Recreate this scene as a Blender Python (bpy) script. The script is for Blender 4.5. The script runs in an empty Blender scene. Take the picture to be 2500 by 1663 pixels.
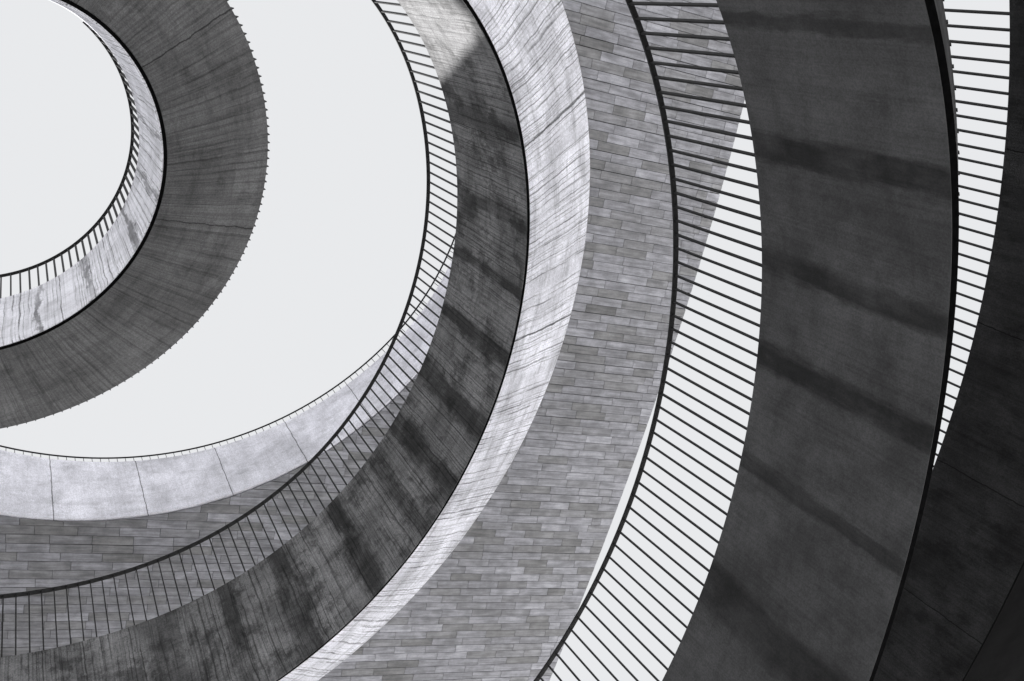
import bpy, bmesh, math, random
from mathutils import Vector, Matrix

random.seed(7)
S = bpy.context.scene
COL = S.collection
EYE = 1.6                                   # eye height above the ground

# ------------------------------------------------------------------ camera
cd = bpy.data.cameras.new('camera'); cam = bpy.data.objects.new('camera', cd); COL.objects.link(cam)
cd.lens = 28.0; cd.sensor_width = 36.0; cd.clip_end = 5000.0; cd.clip_start = 0.05
cx_ = Vector((0.87209168, 0.0, -0.48934252)); cy_ = Vector((-0.21329539, 0.90000403, -0.3801287))
cz_ = Vector((0.44041024, 0.43588158, 0.78488602))        # right, down, forward of the picture in the world
m = Matrix((cx_, -cy_, -cz_)).transposed().to_4x4(); m.translation = (0, 0, EYE)
cam.matrix_world = m
S.camera = cam

# ------------------------------------------------------------------ sky and sun
SUN_AZ, SUN_EL = 113.0, 43.0                # azimuth measured from +X, towards +Y
w = bpy.data.worlds.new('World'); S.world = w; w.use_nodes = True
nt = w.node_tree; nt.nodes.clear()
N = lambda t, x=0, y=0: nt.nodes.new(t)
sky = N('ShaderNodeTexSky'); sky.sky_type = 'NISHITA'; sky.sun_disc = False
sky.sun_elevation = math.radians(SUN_EL); sky.sun_rotation = math.radians(90 - SUN_AZ)
sky.air_density = 1.0; sky.dust_density = 4.0
bw = N('ShaderNodeRGBToBW'); nt.links.new(sky.outputs[0], bw.inputs[0])
gain = N('ShaderNodeMath'); gain.operation = 'MULTIPLY'; gain.inputs[1].default_value = 40.0
cap = N('ShaderNodeMath'); cap.operation = 'MINIMUM'; cap.inputs[1].default_value = 3.07
nt.links.new(bw.outputs[0], gain.inputs[0]); nt.links.new(gain.outputs[0], cap.inputs[0])
tint = N('ShaderNodeVectorMath'); tint.operation = 'SCALE'; tint.inputs[0].default_value = (1.0, 1.012, 1.035)
nt.links.new(cap.outputs[0], tint.inputs['Scale'])
bg = N('ShaderNodeBackground'); bg.inputs[1].default_value = 0.1
nt.links.new(tint.outputs[0], bg.inputs[0])
wo = N('ShaderNodeOutputWorld'); nt.links.new(bg.outputs[0], wo.inputs[0])

sl = bpy.data.lights.new('sun', 'SUN'); sun = bpy.data.objects.new('sun', sl); COL.objects.link(sun)
sl.energy = 5.0; sl.angle = math.radians(0.5); sl.color = (1.0, 0.985, 0.97)
_a, _e = math.radians(SUN_AZ), math.radians(SUN_EL)
sdir = Vector((math.cos(_e)*math.cos(_a), math.cos(_e)*math.sin(_a), math.sin(_e)))
sun.rotation_euler = sdir.to_track_quat('Z', 'Y').to_euler(); sun.location = sdir*60

S.view_settings.view_transform = 'Standard'; S.view_settings.look = 'None'
S.view_settings.exposure = 1.4; S.view_settings.gamma = 1.0
S.render.engine = 'CYCLES'
S.cycles.max_bounces = 8; S.cycles.diffuse_bounces = 5

# ------------------------------------------------------------------ materials
def new_mat(name):
    mt = bpy.data.materials.new(name); mt.use_nodes = True
    t = mt.node_tree; t.nodes.clear()
    out = t.nodes.new('ShaderNodeOutputMaterial'); b = t.nodes.new('ShaderNodeBsdfPrincipled')
    t.links.new(b.outputs[0], out.inputs[0])
    return mt, t, b

class G:
    """small helper round a node tree"""
    def __init__(s, t): s.t = t
    def n(s, kind, **kw):
        x = s.t.nodes.new(kind)
        for k, v in kw.items(): setattr(x, k, v)
        return x
    def l(s, a, b): s.t.links.new(a, b)
    def m(s, op, a, b=None, c=None, clamp=False):
        x = s.t.nodes.new('ShaderNodeMath'); x.operation = op; x.use_clamp = clamp
        for i, v in enumerate((a, b, c)):
            if v is None: continue
            if isinstance(v, (int, float)): x.inputs[i].default_value = v
            else: s.l(v, x.inputs[i])
        return x.outputs[0]
    def xyz(s, a, b, c=0.0):
        x = s.t.nodes.new('ShaderNodeCombineXYZ')
        for i, v in enumerate((a, b, c)):
            if isinstance(v, (int, float)): x.inputs[i].default_value = v
            else: s.l(v, x.inputs[i])
        return x.outputs[0]
    def noise(s, vec, scale=1.0, detail=4.0, rough=0.55, dist=0.0):
        x = s.t.nodes.new('ShaderNodeTexNoise'); x.inputs['Scale'].default_value = scale
        x.inputs['Detail'].default_value = detail; x.inputs['Roughness'].default_value = rough
        x.inputs['Distortion'].default_value = dist
        s.l(vec, x.inputs['Vector']); return x.outputs['Fac']
    def ramp(s, v, lo, hi, a=0.0, b=1.0, smooth=True):
        x = s.t.nodes.new('ShaderNodeMapRange'); x.interpolation_type = 'SMOOTHSTEP' if smooth else 'LINEAR'
        s.l(v, x.inputs[0])
        for i, q in zip((1, 2, 3, 4), (lo, hi, a, b)): x.inputs[i].default_value = q
        return x.outputs[0]

def concrete(name, base, seed, tint=(1, 1, 1.025), fine=0.25, blotch=0.35, drip=0.3, crack=0.0, crack_f=9.0,
             layer=0.0, bands=(), band_amt=0.6, joints=(), slant=0.0, rough=0.85, bump=0.25, band_w=0.22, joint_w=0.008, band_soft=1.0, spec=0.3, band_j=0.5, stain=0.0, streak=0.35, mottle=0.0):
    """weathered cast concrete; UV is in metres, u along the curve and v across it"""
    mt, t, b = new_mat(name); g = G(t)
    uv = g.n('ShaderNodeUVMap'); sp = g.n('ShaderNodeSeparateXYZ'); g.l(uv.outputs[0], sp.inputs[0])
    u = g.m('ADD', sp.outputs[0], seed*7.31); v = sp.outputs[1]
    u = g.m('MULTIPLY_ADD', v, slant, u)
    wob = g.noise(g.xyz(g.m('MULTIPLY', u, 2.2), g.m('MULTIPLY', v, 1.6)), 1.0, 3.0)
    uw = g.m('MULTIPLY_ADD', g.m('SUBTRACT', wob, 0.5), 0.022, u)
    val = None
    def mul(x):
        nonlocal val
        val = x if val is None else g.m('MULTIPLY', val, x)
    # cloudy tone
    mul(g.ramp(g.noise(g.xyz(u, v), 1.3, 6.0, 0.62), 0.3, 0.72, 1 - blotch, 1 + blotch*0.45))
    # fine grain
    mul(g.ramp(g.noise(g.xyz(u, v, 3.1), 75.0, 2.0, 0.6), 0.25, 0.75, 1 - fine*0.55, 1 + fine*0.4))
    # fine lines across the band (board marks, run-off)
    mul(g.ramp(g.noise(g.xyz(g.m('MULTIPLY', uw, 42.0), g.m('MULTIPLY', v, 0.45), 1.7), 1.0, 3.0, 0.6), 0.3, 0.62, 1 - drip, 1.0 + drip*0.15))
    # broad run-off streaks
    st = g.noise(g.xyz(g.m('MULTIPLY', uw, 3.4), g.m('MULTIPLY', v, 0.35), 5.2), 1.0, 5.0, 0.65)
    mul(g.ramp(st, 0.36, 0.56, 1 - drip*streak, 1.0))
    if stain:
        # irregular dirty patches with ragged edges
        sn = g.noise(g.xyz(g.m('MULTIPLY', u, 2.3), g.m('MULTIPLY', v, 1.5), 21.0), 1.0, 9.0, 0.72)
        mul(g.ramp(sn, 0.50, 0.60, 1.0, 1 - stain))
        sn = g.noise(g.xyz(g.m('MULTIPLY', u, 9.0), g.m('MULTIPLY', v, 3.2), 27.0), 1.0, 7.0, 0.7)
        mul(g.ramp(sn, 0.56, 0.64, 1.0, 1 - stain*0.7))
    if mottle:
        # smears running along the band
        sn = g.noise(g.xyz(g.m('MULTIPLY', u, 1.6), g.m('MULTIPLY', v, 5.5), 33.0), 1.0, 8.0, 0.7)
        mul(g.ramp(sn, 0.47, 0.66, 1.0, 1 - mottle))
    if layer:
        ly = g.noise(g.xyz(g.m('MULTIPLY', u, 1.1), g.m('MULTIPLY', v, 9.0), 8.2), 1.0, 5.0, 0.7)
        mul(g.ramp(ly, 0.42, 0.60, 1.0, 1 - layer))
    if crack:
        cw = g.noise(g.xyz(g.m('MULTIPLY', u, 0.9), g.m('MULTIPLY', v, 1.3), 2.0), 1.0, 2.0, 0.5)
        cf = g.noise(g.xyz(g.m('MULTIPLY', u, 5.0), g.m('MULTIPLY', v, 8.0), 2.5), 1.0, 5.0, 0.75)
        uc = g.m('MULTIPLY_ADD', g.m('SUBTRACT', cw, 0.5), 0.07, g.m('MULTIPLY_ADD', g.m('SUBTRACT', cf, 0.5), 0.028, u))
        for fr, wd, am, keep, sd in ((crack_f, 0.0042, 1.0, 0.7, 3.0), (crack_f*2.3, 0.0028, 0.75, 0.65, 17.0)):
            x = g.m('MULTIPLY_ADD', uc, fr, sd)
            cell = g.m('FLOOR', x)
            wn = g.n('ShaderNodeTexWhiteNoise', noise_dimensions='1D'); g.l(cell, wn.inputs['W'])
            sp2 = g.n('ShaderNodeSeparateXYZ'); g.l(wn.outputs['Color'], sp2.inputs[0])
            pos = g.m('MULTIPLY_ADD', sp2.outputs[0], 0.6, 0.2)
            dd = g.m('DIVIDE', g.m('ABSOLUTE', g.m('SUBTRACT', g.m('FRACT', x), pos)), fr)
            on = g.m('LESS_THAN', sp2.outputs[1], keep)
            lf = g.noise(g.xyz(g.m('MULTIPLY', cell, 3.7), g.m('MULTIPLY', v, 1.4), sd), 1.0, 2.0, 0.6)
            wv = g.ramp(lf, 0.36, 0.55, 0.1, 1.0)
            wsz = g.m('MULTIPLY', g.m('MULTIPLY_ADD', sp2.outputs[2], 0.9, 0.5), wd)
            ln = g.m('SUBTRACT', 1.0, g.m('DIVIDE', dd, g.m('MULTIPLY', wsz, 2.0)), clamp=True)
            ln = g.m('POWER', ln, 0.6)
            k_ = g.m('MULTIPLY', g.m('MULTIPLY', ln, wv), g.m('MULTIPLY', on, crack*am))
            mul(g.m('SUBTRACT', 1.0, k_))
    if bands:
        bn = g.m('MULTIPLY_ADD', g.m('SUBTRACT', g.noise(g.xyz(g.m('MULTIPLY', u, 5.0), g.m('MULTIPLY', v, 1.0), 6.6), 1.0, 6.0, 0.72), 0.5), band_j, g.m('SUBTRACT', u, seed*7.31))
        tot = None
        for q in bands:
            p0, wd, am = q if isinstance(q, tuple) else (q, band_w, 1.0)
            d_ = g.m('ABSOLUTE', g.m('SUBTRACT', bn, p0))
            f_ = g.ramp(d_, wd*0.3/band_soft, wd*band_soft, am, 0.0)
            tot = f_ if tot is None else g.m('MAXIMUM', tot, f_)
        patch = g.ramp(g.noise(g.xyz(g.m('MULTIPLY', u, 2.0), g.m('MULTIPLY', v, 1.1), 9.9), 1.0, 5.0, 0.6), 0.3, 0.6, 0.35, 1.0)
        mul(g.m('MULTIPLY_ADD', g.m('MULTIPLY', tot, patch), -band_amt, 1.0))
    if joints:
        jn = g.m('MULTIPLY_ADD', g.m('SUBTRACT', g.noise(g.xyz(g.m('MULTIPLY', u, 4.0), g.m('MULTIPLY', v, 5.0), 7.7), 1.0, 4.0, 0.7), 0.5), 0.05, g.m('SUBTRACT', u, seed*7.31))
        tot = None
        for p0 in joints:
            f_ = g.ramp(g.m('ABSOLUTE', g.m('SUBTRACT', jn, p0)), joint_w*0.4, joint_w, 1.0, 0.0)
            tot = f_ if tot is None else g.m('MAXIMUM', tot, f_)
        mul(g.m('MULTIPLY_ADD', tot, -0.75, 1.0))
    val = g.m('MULTIPLY', val, base)
    cc = g.n('ShaderNodeVectorMath', operation='SCALE'); cc.inputs[0].default_value = tint; g.l(val, cc.inputs['Scale'])
    g.l(cc.outputs[0], b.inputs['Base Color']); b.inputs['Roughness'].default_value = rough
    b.inputs['Specular IOR Level'].default_value = spec
    bp = g.n('ShaderNodeBump'); bp.inputs['Strength'].default_value = bump; bp.inputs['Distance'].default_value = 0.01
    g.l(g.m('DIVIDE', val, base), bp.inputs['Height']); g.l(bp.outputs[0], b.inputs['Normal'])
    return mt

def metal(name, c, rough=0.45, met=0.6):
    mt, t, b = new_mat(name); g = G(t)
    tc = g.n('ShaderNodeTexCoord')
    v = g.ramp(g.noise(tc.outputs['Object'], 22.0, 4.0), 0.3, 0.7, c*0.75, c*1.25)
    cc = g.n('ShaderNodeVectorMath', operation='SCALE'); cc.inputs[0].default_value = (1, 1, 1.03); g.l(v, cc.inputs['Scale'])
    g.l(cc.outputs[0], b.inputs['Base Color']); b.inputs['Roughness'].default_value = rough; b.inputs['Metallic'].default_value = met
    return mt

def slate(name, base):
    mt, t, b = new_mat(name); g = G(t)
    uv = g.n('ShaderNodeUVMap'); sp = g.n('ShaderNodeSeparateXYZ'); g.l(uv.outputs[0], sp.inputs[0])
    at = g.n('ShaderNodeAttribute', attribute_name='tone'); ph = g.n('ShaderNodeAttribute', attribute_name='phase')
    spa = g.n('ShaderNodeSeparateXYZ'); g.l(at.outputs['Vector'], spa.inputs[0])
    u, v, tone = sp.outputs[0], sp.outputs[1], at.outputs['Fac']
    o = g.m('MULTIPLY', ph.outputs['Fac'], 37.0)
    str_ = g.noise(g.xyz(g.m('ADD', g.m('MULTIPLY', u, 1.7), o), g.m('MULTIPLY', v, 16.0), o), 1.0, 5.0, 0.6)
    cl = g.noise(g.xyz(g.m('ADD', u, o), v, o), 3.2, 4.0, 0.6)
    sc = g.noise(g.xyz(g.m('ADD', u, o), v, o), 30.0, 3.0, 0.7)
    big = g.noise(g.xyz(u, v), 0.35, 3.0, 0.6)
    val = g.m('MULTIPLY', g.ramp(str_, 0.3, 0.7, 0.74, 1.28), g.ramp(cl, 0.3, 0.7, 0.78, 1.2))
    val = g.m('MULTIPLY', val, g.ramp(sc, 0.3, 0.7, 0.93, 1.06))
    val = g.m('MULTIPLY', val, g.ramp(big, 0.3, 0.7, 0.90, 1.08))
    # dirty rim along each panel's edges
    ed = g.n('ShaderNodeAttribute', attribute_name='edge')
    val = g.m('MULTIPLY', val, g.m('MULTIPLY', tone, base))
    cc = g.n('ShaderNodeVectorMath', operation='SCALE'); cc.inputs[0].default_value = (1.0, 1.005, 1.10); g.l(val, cc.inputs['Scale'])
    warm = g.n('ShaderNodeVectorMath', operation='SCALE'); warm.inputs[0].default_value = (1.0, 1.0, 1.03); g.l(val, warm.inputs['Scale'])
    mx = g.n('ShaderNodeMix', data_type='VECTOR'); g.l(g.ramp(tone, 0.78, 1.05), mx.inputs[0]); g.l(warm.outputs[0], mx.inputs[4]); g.l(cc.outputs[0], mx.inputs[5])
    g.l(mx.outputs[1], b.inputs['Base Color']); b.inputs['Roughness'].default_value = 0.55
    b.inputs['Specular IOR Level'].default_value = 0.35
    bp = g.n('ShaderNodeBump'); bp.inputs['Strength'].default_value = 0.12; bp.inputs['Distance'].default_value = 0.004
    g.l(str_, bp.inputs['Height']); g.l(bp.outputs[0], b.inputs['Normal'])
    return mt

def paving(name, base, sx, sy, mortar=0.6):
    mt, t, b = new_mat(name); g = G(t)
    tc = g.n('ShaderNodeTexCoord')
    br = g.n('ShaderNodeTexBrick'); br.inputs['Scale'].default_value = 1.0; br.inputs['Brick Width'].default_value = sx
    br.inputs['Row Height'].default_value = sy; br.inputs['Mortar Size'].default_value = 0.006
    br.inputs['Color1'].default_value = (base, base, base, 1); br.inputs['Color2'].default_value = (base*0.88,)*3 + (1,)
    br.inputs['Mortar'].default_value = (base*mortar,)*3 + (1,)
    g.l(tc.outputs['Object'], br.inputs['Vector'])
    nz = g.ramp(g.noise(tc.outputs['Object'], 0.8, 6.0, 0.65), 0.3, 0.7, 0.85, 1.08)
    cc = g.n('ShaderNodeVectorMath', operation='SCALE'); g.l(br.outputs['Color'], cc.inputs[0]); g.l(nz, cc.inputs['Scale'])
    g.l(cc.outputs[0], b.inputs['Base Color']); b.inputs['Roughness'].default_value = 0.8
    return mt

M_steel = metal('dark_steel', 0.02, 0.6, 0.0); M_steel.node_tree.nodes['Principled BSDF'].inputs['Specular IOR Level'].default_value = 0.15
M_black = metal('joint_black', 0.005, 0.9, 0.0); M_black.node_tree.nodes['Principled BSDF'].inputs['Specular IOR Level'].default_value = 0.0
M_slate = slate('slate_panel', 0.195)
M_deck = concrete('deck_concrete', 0.30, 9, drip=0.1, blotch=0.3)

# ------------------------------------------------------------------ mesh helpers
def mesh_obj(name, verts, faces, mat, parent=None, uvs=None, smooth=False):
    me = bpy.data.meshes.new(name); me.from_pydata(verts, [], faces)
    if uvs is not None:
        lay = me.uv_layers.new(name='UVMap')
        for p in me.polygons:
            for li, c in zip(p.loop_indices, uvs[p.index]): lay.data[li].uv = c
    bm = bmesh.new(); bm.from_mesh(me); bmesh.ops.recalc_face_normals(bm, faces=bm.faces); bm.to_mesh(me); bm.free()
    me.materials.append(mat)
    if smooth:
        for p in me.polygons: p.use_smooth = True
    o = bpy.data.objects.new(name, me); COL.objects.link(o)
    if parent is not None: o.parent = parent
    return o

def thing(name, label, cat, loc=(0, 0, 0), group=None):
    o = bpy.data.objects.new(name, None); COL.objects.link(o); o.location = loc; o.empty_display_size = 0.3
    o['label'] = label; o['category'] = cat
    if group: o['group'] = group
    return o

def structure(o):
    o['kind'] = 'structure'; return o

def poly(p, t):
    r = 0.0
    for c in p: r = r*t + c
    return r

def soft(p, lo, hi, t, tau=12.0):
    """polynomial of the angle, carried on smoothly beyond the angles it was measured over"""
    if lo <= t <= hi: return poly(p, t)
    e = lo if t < lo else hi
    d = (poly(p, e + 0.01) - poly(p, e - 0.01))/0.02
    x = t - e
    return poly(p, e) + d*tau*(1 - math.exp(-abs(x)/tau))*(1 if x > 0 else -1)

def sweep(prof, ts, place, closed=True, caps=True, arc=None):
    """sweep a cross-section (list of points made by prof(t)) along angles ts; uv in metres"""
    V, F, U = [], [], []
    k = None
    vlen = None
    for i, t in enumerate(ts):
        pr = prof(t); k = len(pr)
        if vlen is None:
            vlen = [0.0]
            for a, b in zip(pr, pr[1:] + pr[:1]): vlen.append(vlen[-1] + math.hypot(a[0]-b[0], a[1]-b[1]))
        for (x, z) in pr: V.append(place(t, x, z))
    for i in range(len(ts)-1):
        ua, ub = arc(ts[i]), arc(ts[i+1])
        for j in range(k if closed else k-1):
            j2 = (j+1) % k
            F.append((i*k+j, i*k+j2, (i+1)*k+j2, (i+1)*k+j))
            U.append(((ua, vlen[j]), (ua, vlen[j+1]), (ub, vlen[j+1]), (ub, vlen[j])))
    if closed and caps:
        F.append(tuple(range(k))); U.append([(0, 0)]*k)
        n0 = (len(ts)-1)*k; F.append(tuple(range(n0, n0+k))); U.append([(0, 0)]*k)
    return V, F, U

def frange(a, b, n): return [a + (b-a)*i/n for i in range(n+1)]

_bar = {}
def bar_mesh(key, length, dr, dt, chamfer=0.0):
    """upright flat bar: dr deep across the rail, dt thick along it, foot at the origin"""
    if key in _bar: return _bar[key]
    c = chamfer
    V = [(-dr/2, -dt/2, 0), (dr/2, -dt/2, c), (dr/2, dt/2, c), (-dr/2, dt/2, 0),
         (-dr/2, -dt/2, length), (dr/2, -dt/2, length), (dr/2, dt/2, length), (-dr/2, dt/2, length)]
    F = [(0, 3, 2, 1), (4, 5, 6, 7), (0, 1, 5, 4), (1, 2, 6, 5), (2, 3, 7, 6), (3, 0, 4, 7)]
    me = bpy.data.meshes.new(key); me.from_pydata(V, [], F); me.materials.append(M_steel)
    _bar[key] = me
    return me

def stand(name, me, parent, foot, head, ang):
    """a bar placed with its foot and its head given, deep side along the radius at ang"""
    up = (Vector(head) - Vector(foot)).normalized()
    rad = Vector((math.cos(ang), math.sin(ang), 0)); rad = (rad - up*rad.dot(up)).normalized()
    tan = up.cross(rad)
    o = bpy.data.objects.new(name, me); COL.objects.link(o); o.parent = parent
    mm = Matrix((rad, tan, up)).transposed().to_4x4(); mm.translation = foot
    o.matrix_local = mm
    return o

# ------------------------------------------------------------------ the ramps
def build_ramp(P, label, t0, t1, mats, bal, outer=None, width=None, step=1.2, rail=(0.058, 0.02), bar=(0.040, 0.016), group='turns of the spiral ramp'):
    c = P['c']; th_ = thing('spiral_ramp', label, 'ramp', (c[0], c[1], 0), group)
    Gp, lo, hi = P['G']
    def rG(t): return soft(Gp, lo, hi, t)
    def off(k, t):
        p, a, b = P[k]; return soft(p, a, b, t, 8.0)
    def zG(t): return poly(P['z'], t) + EYE
    R0 = poly(Gp, 0.5*(lo+hi))
    def place(t, x, z):
        r = rG(t) + x; a = math.radians(t); return (r*math.cos(a), r*math.sin(a), zG(t)+z)
    arc = lambda t: math.radians(t)*R0
    ts = frange(t0, t1, int((t1-t0)/step))
    h1, hr, tan = P['h1'], P['hr'], P['tan']
    # parapet: inner face from the drip groove to its top edge
    def par(t):
        o = off('T', t)
        return [(0, 0), (0.33*o, h1/3), (0.67*o, 2*h1/3), (o, h1-0.012), (o+0.012, h1), (o+0.13, h1), (o+0.14, h1-0.02), (0.13, 0.25), (0.008, 0.002)]
    V, F, U = sweep(par, ts, place, arc=arc); pa = mesh_obj('parapet', V, F, mats[0], th_, U, True)
    flat(pa)
    # slab: sloping soffit, thin outer edge, walking deck
    def slab(t):
        wv = off('S', t); g0 = P.get('groove', 0.065)
        n = 5; lowr = [(g0+(wv-g0)*i/n, tan*(g0+(wv-g0)*i/n)) for i in range(n+1)]
        return lowr + [(wv, tan*wv+0.10), (0.09, max(tan*wv+0.12, 0.9)), (0.09, 0.27), (g0, 0.24)]
    V, F, U = sweep(slab, ts, place, arc=arc); sb = mesh_obj('slab', V, F, mats[1], th_, U, True); flat(sb)
    # black strip in the drip groove, standing in for the shade of the recess
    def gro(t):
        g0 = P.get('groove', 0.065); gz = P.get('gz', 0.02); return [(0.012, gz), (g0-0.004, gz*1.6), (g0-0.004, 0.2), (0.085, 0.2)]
    V, F, U = sweep(gro, ts, place, arc=arc); mesh_obj('groove_shade', V, F, M_black, th_, U)
    # inner railing
    rw, rh = rail
    def rl(t):
        o = off('R', t); z = h1+hr
        return [(o, z-rh), (o+rw, z-rh), (o+rw, z), (o, z)]
    rs = [t for t in ts if t >= P.get('rail0', -999)]
    V, F, U = sweep(rl, rs, place, arc=arc); ra = mesh_obj('handrail', V, F, M_steel, th_, U)
    ph, sp, a, b = bal
    me = bar_mesh('baluster_'+label[:12], hr+0.10, bar[0], bar[1], 0.0)
    n0 = math.ceil((a-ph)/sp); n1 = math.floor((b-ph)/sp)
    for i in range(n0, n1+1):
        t = ph + i*sp + random.gauss(0, 0.012); ang = math.radians(t + random.gauss(0, 1.2))
        f = place(t, off('T', t)+0.04, h1-0.10); h = place(t, off('R', t)+0.03, h1+hr-rh)
        stand('baluster', me, ra, f, h, ang)
    # outer railing, its balusters fixed to the slab's outer edge
    if outer:
        sp, a, b, hr2 = outer
        def rl2(t):
            wv = off('S', t); z = tan*wv+0.1+hr2
            return [(wv-0.02, z-0.02), (wv+0.03, z-0.02), (wv+0.03, z), (wv-0.02, z)]
        V, F, U = sweep(rl2, ts, place, arc=arc); ro = mesh_obj('outer_handrail', V, F, M_steel, th_, U)
        me = bar_mesh('outer_bar_'+label[:12], hr2+0.06, 0.045, 0.010, 0.035)
        t = a
        while t <= b:
            wv = off('S', t); ang = math.radians(t)
            stand('outer_baluster', me, ro, place(t, wv+0.0225, tan*wv+P.get('foot', 0.025)), place(t, wv+0.0225, tan*wv+0.08+hr2), ang)
            t += sp
    return th_

def flat(o):
    """keep corners crisp on smooth-shaded sweeps"""
    bm = bmesh.new(); bm.from_mesh(o.data)
    for e in bm.edges:
        if len(e.link_faces) == 2 and e.calc_face_angle(0) > math.radians(12): e.smooth = False
    bm.to_mesh(o.data); bm.free()

A = {'c': (-1.21, 2.021), 'z': (0.0, 10.8), 'tan': 0.55, 'h1': 1.9, 'hr': 1.05,
     'G': ([-7.2242e-09, 1.3415e-06, -3.2118e-05, -0.0022717, 2.2961], -46.7, 89.8),
     'T': ([-1.7849e-07, 1.4805e-05, 0.0013144, -0.062931], -15.7, 90.7),
     'R': ([-2.7681e-07, 1.3533e-05, 0.0021696, -0.069672], -31.9, 91.0),
     'S': ([1.7842e-07, -1.9442e-05, 0.00078447, 1.4957], -23.2, 95.5), 'rail0': -32}
B = {'c': (-0.286, 2.535), 'z': (-0.012464, 7.6886), 'tan': 0.57, 'h1': 1.9, 'hr': 1.03,
     'G': ([2.3259e-10, -6.0633e-08, 4.4262e-06, -5.6588e-05, -0.0024804, 4.7886], -26.8, 108.9),
     'T': ([1.0907e-07, -2.0277e-05, 0.00074742, 0.018667], -25.5, 108.9),
     'R': ([2.0483e-07, -3.2387e-05, 0.00047325, 0.029106], -24.8, 109.2),
     'S': ([4.9507e-07, -7.7733e-05, -0.0018633, 1.4398], -19.1, 73.6)}
C = {'c': (0.125, 2.601), 'z': (-0.016109, 3.1402), 'tan': 0.61, 'h1': 1.85, 'hr': 1.15,
     'G': ([-3.9026e-08, 3.0962e-06, 7.3637e-05, -0.0013745, 5.4146], -25.5, 55.4),
     'T': ([-1.1378e-06, 2.9466e-05, 0.002982, -0.065614], -25.2, 45.0),
     'R': ([-7.5705e-07, -1.1975e-05, 0.00065461, -0.16654], -24.9, 55.4),
     'S': ([0.54671], -22.6, 8.5), 'groove': 0.095, 'gz': 0.004, 'foot': -0.012}
D = {'c': (-0.351, 4.279), 'z': (-0.0005, 3.225), 'tan': 0.08, 'h1': 1.275, 'hr': 1.1,
     'G': ([8.822], -26, 40), 'T': ([0.0], -26, 40), 'R': ([0.0], -26, 40), 'S': ([3.0], -26, 40)}

A_mats = (concrete('parapet_concrete_lit', 0.84, 1, (1, 1, 1.07), crack=0.8, crack_f=9.0, drip=0.2, blotch=0.2, fine=0.25, stain=0.12, mottle=0.15,
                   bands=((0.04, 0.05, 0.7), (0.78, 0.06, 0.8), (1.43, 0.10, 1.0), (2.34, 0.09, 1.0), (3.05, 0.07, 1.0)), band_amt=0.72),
          concrete('soffit_concrete_shade', 0.148, 2, crack=0.35, crack_f=14.0, drip=0.3, blotch=0.3, fine=0.5, joints=(1.04, -0.78), slant=0.04, stain=0.22, mottle=0.25))  # sunlight put into the pale parapet colour, shade into the dark soffit
B_mats = (concrete('parapet_concrete_shade_stained', 0.225, 3, crack=0.7, crack_f=12.0, drip=0.3, blotch=0.45, fine=0.6, stain=0.55, mottle=0.35,
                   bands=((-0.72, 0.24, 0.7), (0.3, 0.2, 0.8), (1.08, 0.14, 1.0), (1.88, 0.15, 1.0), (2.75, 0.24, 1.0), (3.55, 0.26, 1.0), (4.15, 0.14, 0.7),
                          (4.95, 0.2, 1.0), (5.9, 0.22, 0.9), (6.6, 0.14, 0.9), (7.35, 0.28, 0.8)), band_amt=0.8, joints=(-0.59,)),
          concrete('soffit_concrete_lit', 0.90, 4, (1, 1, 1.08), crack=0.75, crack_f=13.0, drip=0.12, blotch=0.35, fine=0.45, joints=(-0.57, 1.65), joint_w=0.014, slant=0.11, mottle=0.32, stain=0.1))  # parapet base darkened for shade, soffit paled for bounced light; stains on top
C_mats = (concrete('parapet_concrete_mid_shade', 0.082, 5, drip=0.14, blotch=0.4, fine=0.4, stain=0.15, mottle=0.15,
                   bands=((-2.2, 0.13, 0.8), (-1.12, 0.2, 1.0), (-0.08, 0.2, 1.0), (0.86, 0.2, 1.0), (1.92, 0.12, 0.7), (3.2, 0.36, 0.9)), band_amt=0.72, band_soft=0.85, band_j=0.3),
          concrete('soffit_concrete_mid_shade', 0.10, 6, drip=0.3, blotch=0.3, layer=0.4))  # shade put into the dark base colour; the bands are stains
D_mats = (concrete('parapet_concrete_deep_shade', 0.032, 7, drip=0.2, blotch=0.5, fine=0.5, joints=(-2.6, -0.6, 1.2, 2.9), joint_w=0.010, spec=0.1, stain=0.35, streak=1.2),
          concrete('soffit_concrete_deep_shade', 0.010, 8, drip=0.1, blotch=0.2, spec=0.0))  # deep shade put into both near-black base colours

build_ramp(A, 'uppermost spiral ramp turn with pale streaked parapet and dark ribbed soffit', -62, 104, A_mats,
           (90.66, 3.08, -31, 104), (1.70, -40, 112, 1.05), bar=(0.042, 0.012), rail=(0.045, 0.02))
build_ramp(B, 'middle spiral ramp turn with dark stained parapet and pale cracked soffit', -55, 122, B_mats,
           (47.85, 1.645, -32, 113), (1.65, -32, 80, 1.05), bar=(0.036, 0.013), rail=(0.05, 0.02))
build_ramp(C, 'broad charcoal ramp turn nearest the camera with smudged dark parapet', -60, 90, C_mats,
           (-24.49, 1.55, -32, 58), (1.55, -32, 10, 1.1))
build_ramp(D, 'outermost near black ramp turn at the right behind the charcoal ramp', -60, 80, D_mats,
           (-25.42, 1.0, -33, 14), None, bar=(0.030, 0.016))

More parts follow.
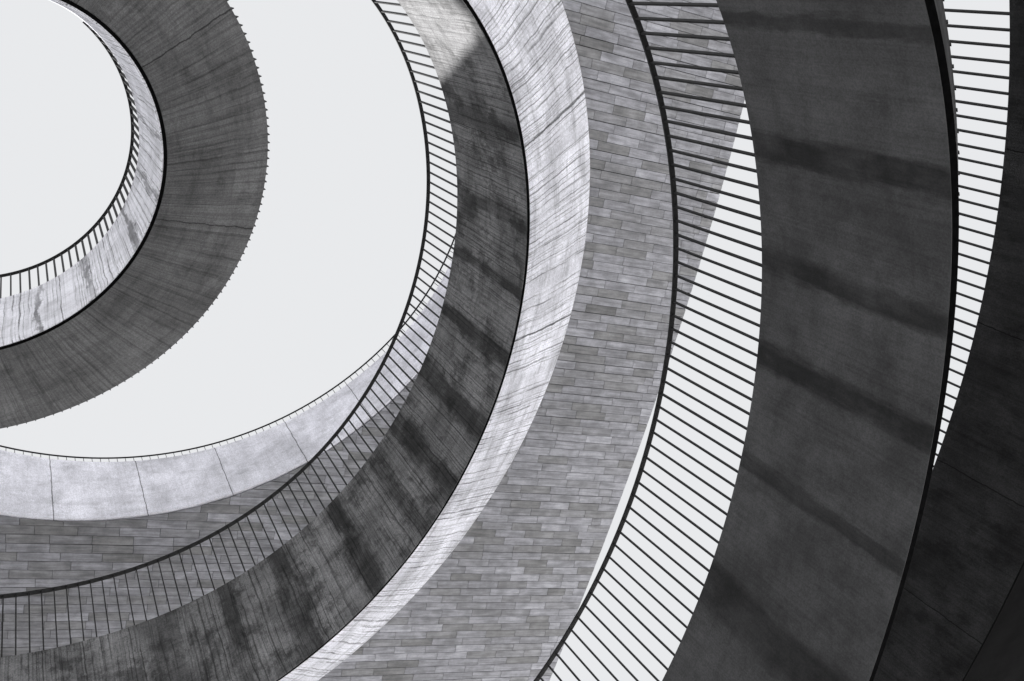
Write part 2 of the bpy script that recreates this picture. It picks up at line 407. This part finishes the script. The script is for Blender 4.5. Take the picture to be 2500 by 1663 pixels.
# ------------------------------------------------------------------ the slate-clad overhanging building
NP = Vector((0.19544962, 0.14750825, 0.969556993)); DP = 16.04793904
D1 = Vector((0.9417355617, 0.2477188695, -0.2275291047)); D2 = Vector((-0.2737399823, 0.9575367763, -0.0904972061))
EDGE = [0.00014414420202437758, -0.007996601266471903, -0.02680689770988607, 10.32970430158706]
EC = (0.286, 2.678); EG = ([-1.8272521669e-06, 0.000439697246, -0.0339228190, 8.3849173553], 45.99, 112.1)
ET = ([-6.87326839e-06, 9.66935586e-04, -2.91859031e-02], 26.7, 112.4)
ER = ([-4.76039261e-05, 6.67351339e-03, 3.12759993e-01], 24.0, 112.0)
EH = [0.01503452, 0.76620565]
def plane_z(x, y): return (DP - NP.x*x - NP.y*y)/NP.z
def to_world(u, v, lift=0.0):
    p = D1*u + D2*v + NP*(DP + lift); return Vector((p.x, p.y, p.z + EYE))
def rim_r(t): return soft(EG[0], EG[1], EG[2], t, 14.0)
def rim_xy(t, o=0.0):
    a = math.radians(t); r = rim_r(t)+o; return EC[0]+r*math.cos(a), EC[1]+r*math.sin(a)
def rim_uv(t, o=0.0):
    x, y = rim_xy(t, o); p = Vector((x, y, plane_z(x, y))); return p.dot(D1), p.dot(D2)
RIM0, RIM1 = -62.0, 126.0

bld = thing('building', 'overhanging building underside clad in staggered courses of grey slate panels', 'building', (6, 6, 0))
bl = Vector((6, 6, 0))
# panels as real pieces with open joints
ROW, LEN, V0 = 0.1957, 0.757, 0.186
rimpts = [rim_uv(t, 0.065) for t in frange(RIM0, RIM1, 220)]
ring_c = (sum(p[0] for p in rimpts)/len(rimpts), sum(p[1] for p in rimpts)/len(rimpts))
def clip(pts, n, d):
    out = []
    for i in range(len(pts)):
        a, b = pts[i], pts[(i+1) % len(pts)]
        sa, sb = a[0]*n[0]+a[1]*n[1]-d, b[0]*n[0]+b[1]*n[1]-d
        if sa >= 0: out.append(a)
        if (sa >= 0) != (sb >= 0):
            k = sa/(sa-sb); out.append((a[0]+(b[0]-a[0])*k, a[1]+(b[1]-a[1])*k))
    return out
cc0 = Vector((EC[0], EC[1], plane_z(*EC))); CU, CV = cc0.dot(D1), cc0.dot(D2)
def inside_rim(u, v):
    p = to_world(u, v); return math.degrees(math.atan2(p.y-EC[1], p.x-EC[0])), math.hypot(p.x-EC[0], p.y-EC[1])
UMIN, VMIN, VMAX = -9.0, -7.0, 15.5
verts, faces, uvs, tones, phases = [], [], [], [], []
rnd = random.Random(11)
def add_panel(pts, tone, gap, lift):
    # shrink by the joint, then extrude upwards
    us = [p[0] for p in pts]; vs = [p[1] for p in pts]
    if len(pts) < 3 or max(us)-min(us) < 0.02 or max(vs)-min(vs) < 0.02: return
    k = len(pts); b0 = len(verts)
    ta, tb = rnd.uniform(-.0012, .0012), rnd.uniform(-.0012, .0012)
    cu, cv = sum(us)/k, sum(vs)/k
    for (u, v) in pts: verts.append(to_world(u, v, lift + (u-cu)*ta*2 + (v-cv)*tb*8) - bl)
    for (u, v) in pts: verts.append(to_world(u, v, lift + 0.03) - bl)
    ph = rnd.random()
    fs = [tuple(range(b0, b0+k))] + [(b0+i, b0+(i+1) % k, b0+k+(i+1) % k, b0+k+i) for i in range(k)]
    for i, f in enumerate(fs):
        faces.append(f); uvs.append([pts[q-b0] if q-b0 < k else pts[q-b0-k] for q in f]); tones.append(tone); phases.append(ph)
nrow0, nrow1 = int((VMIN-V0)/ROW), int((VMAX-V0)/ROW)
for r in range(nrow0, nrow1+1):
    va, vb = V0 + r*ROW, V0 + (r+1)*ROW
    ue = poly(EDGE, max(min((va+vb)/2, 14.5), -3.5))
    off_ = rnd.uniform(0, LEN)
    wide = 0.026 if rnd.random() < 0.22 else rnd.choice((0.013, 0.015, 0.018))
    cuts = []; u = UMIN + off_
    while u < ue - LEN*rnd.uniform(0.9, 1.5): cuts.append(u); u += LEN
    # odd pieces make up the row next to the edge
    uu = cuts[-1]; rest = ue - uu
    if rest > LEN*1.15:
        cuts.append(uu + rest*rnd.choice((0.45, 0.55, 0.6)))
    if rnd.random() < 0.6: cuts.append(ue - rnd.uniform(0.22, 0.42))
    cuts = sorted(cuts); cuts = [q for i, q in enumerate(cuts) if i == 0 or q-cuts[i-1] > 0.12]
    cuts.append(ue)
    # run of darker or lighter panels now and then
    drift = rnd.gauss(0, 0.03)
    for a, b in zip(cuts, cuts[1:]):
        tone = max(0.62, min(1.42, rnd.gauss(1.0, 0.12) + drift + (0.28 if rnd.random() < 0.08 else 0.0)))
        if rnd.random() < 0.07: tone -= 0.15
        ga = 0.004
        ea, eb = poly(EDGE, max(min(va, 14.5), -3.5)), poly(EDGE, max(min(vb, 14.5), -3.5))
        pts = [(a+ga, va+wide/2), (b-ga, va+wide/2), (b-ga, vb-0.002), (a+ga, vb-0.002)]
        if b == ue: pts = [(a+ga, va+wide/2), (ea-0.01, va+wide/2), (eb-0.01, vb-0.002), (a+ga, vb-0.002)]
        mu, mv = (a+b)/2, (va+vb)/2
        ang, rr = inside_rim(mu, mv)
        if ang < -95: ang += 360
        if rr < 12 and not (RIM0-3 < ang < RIM1+3) : continue
        lim = rim_r(ang) + 0.065
        if rr < lim - 0.6: continue
        if rr < lim + 0.6:
            p0 = Vector(rim_uv(ang, 0.065)); p1 = Vector(rim_uv(ang+0.5, 0.065)); tg = (p1-p0).normalized()
            nn = Vector((-tg.y, tg.x))
            if nn.dot(p0 - Vector((CU, CV))) < 0: nn = -nn
            pts = clip(pts, nn, nn.dot(p0))
        if len(pts) >= 3: add_panel(pts, tone, ga, rnd.uniform(0, 0.003))
cl = mesh_obj('slate_cladding', verts, faces, M_slate, bld, uvs)
for nm, arr in (('tone', tones), ('phase', phases)):
    at = cl.data.attributes.new(nm, 'FLOAT', 'FACE'); at.data.foreach_set('value', arr)
# carcass above the panels, bounded by the rim and the free edge
inner = [rim_uv(t, 0.03) for t in frange(RIM0, RIM1, 120)]
def reach(p):
    """from a rim point straight out from the middle of the opening to the slab's own boundary"""
    d = Vector((p[0]-CU, p[1]-CV)).normalized(); q = Vector(p); k = 0.0
    while k < 40:
        n_ = q + d*(k + 0.02)
        if n_.x > poly(EDGE, max(min(n_.y, 14.5), -3.5)) or n_.y > 15.4 or n_.y < -6.9 or n_.x < -8.9: break
        k += 0.02
    n_ = q + d*k; return (n_.x, n_.y)
outer = [reach(p) for p in inner]
V, F, U = [], [], []
for a, b in zip(inner, outer):
    for (q, lift) in ((a, 0.035), (b, 0.035), (b, 1.3), (a, 1.3)): V.append(to_world(q[0], q[1], lift) - bl)
for i in range(len(inner)-1):
    for j in range(4):
        F.append((4*i+j, 4*i+(j+1) % 4, 4*i+4+(j+1) % 4, 4*i+4+j)); U.append([(0, 0)]*4)
F += [(0, 1, 2, 3), tuple(4*(len(inner)-1)+j for j in range(4))]; U += [[(0, 0)]*4]*2
mesh_obj('carcass', V, F, M_black, bld, U)

# unseen blocks added above the slab to shadow the ramps, one end raked
YB = 15.0
prof = [(-4.6, 17.0), (6.0, 16.0), (6.0, 25.6), (-0.85, 25.9)]
prof[0] = (-1.91 - (24.07-16.9)*0.593, 16.9)
V = [Vector((x, YB, z)) - bl for x, z in prof] + [Vector((x, YB+3.5, z)) - bl for x, z in prof]
F = [(0, 1, 2, 3), (7, 6, 5, 4)] + [(i, (i+1) % 4, 4+(i+1) % 4, 4+i) for i in range(4)]
q_ = [(-9.0, 17.6), (-3.4, 17.0), (-3.4, 27.4), (-6.6, 29.2), (-9.0, 29.2)]
V += [Vector((x, YB, z)) - bl for x, z in q_] + [Vector((x, YB+3.5, z)) - bl for x, z in q_]
F += [tuple(range(8, 13)), tuple(range(17, 12, -1))] + [(8+i, 8+(i+1) % 5, 13+(i+1) % 5, 13+i) for i in range(5)]
mesh_obj('shadow_blocks', V, F, M_deck, bld, [[(j_ % 2*3, j_//2*3) for j_ in range(len(f_))] for f_ in F])

# gallery parapet standing round the opening in the slate
gal = thing('gallery_parapet', 'pale curved concrete gallery parapet with thin railing rising from the slate underside', 'parapet', (EC[0], EC[1], 0))
M_gal = concrete('gallery_concrete', 0.72, 12, (1, 1, 1.09), fine=0.4, drip=0.06, blotch=0.3, layer=0.05, mottle=0.22, stain=0.1, joints=(14.38, 12.86, 11.33, 9.81, 8.31, 6.80), joint_w=0.012)
def gplace(t, o, h):
    x, y = rim_xy(t, o); return (x-EC[0], y-EC[1], plane_z(*rim_xy(t, 0))+EYE+h)
hh = lambda t: poly(EH, max(18, min(125, t)))
eT = lambda t: soft(ET[0], ET[1], ET[2], t, 6.0)
eR = lambda t: soft(ER[0], ER[1], ER[2], t, 6.0)
garc = lambda t: math.radians(t)*7.0
gts = frange(RIM0, RIM1, 180)
def gprof(t):
    o, h = eT(t), hh(t)
    return [(0.012, 0.0), (0, 0.02), (o, h-0.015), (o+0.015, h), (0.75, h), (0.75, 0.25), (0.025, 0.0)]
V, F, U = sweep(gprof, gts, gplace, arc=garc); gp = mesh_obj('parapet_wall', V, F, M_gal, gal, U, True); flat(gp)
V, F, U = sweep(lambda t: [(eR(t), hh(t)+1.075), (eR(t)+0.035, hh(t)+1.075), (eR(t)+0.035, hh(t)+1.09), (eR(t), hh(t)+1.09)], gts, gplace, arc=garc)
gr = mesh_obj('handrail', V, F, M_steel, gal, U)
gme = bar_mesh('gallery_baluster', 1.08, 0.012, 0.012)
t = 22.0
while t < 118:
    stand('baluster', gme, gr, gplace(t, eR(t)+0.025, hh(t)), gplace(t, eR(t)+0.025, hh(t)+1.08), math.radians(t)); t += 1.22

# ------------------------------------------------------------------ ground
def disc(name, r, z, mat, c=(0, 0), n=96, r0=0.0):
    V = [(c[0]+r*math.cos(2*math.pi*i/n), c[1]+r*math.sin(2*math.pi*i/n), z) for i in range(n)]
    if r0:
        V += [(c[0]+r0*math.cos(2*math.pi*i/n), c[1]+r0*math.sin(2*math.pi*i/n), z) for i in range(n)]
        F = [(i, (i+1) % n, n+(i+1) % n, n+i) for i in range(n)]
    else: F = [tuple(range(n))]
    o = mesh_obj(name, V, F, mat)
    return structure(o)
M_plaza = paving('pale_paving', 0.72, 0.9, 0.45)
M_bounce_cut = paving('bounce_cut_paving', 0.06, 0.6, 0.3)
disc('ground', 2500.0, 0.0, M_plaza, n=160)
disc('bounce_cut_disc', 42.0, 0.004, M_bounce_cut, (-39.5, 8.0))  # unseen dark disc added to cut light bouncing up from the ground
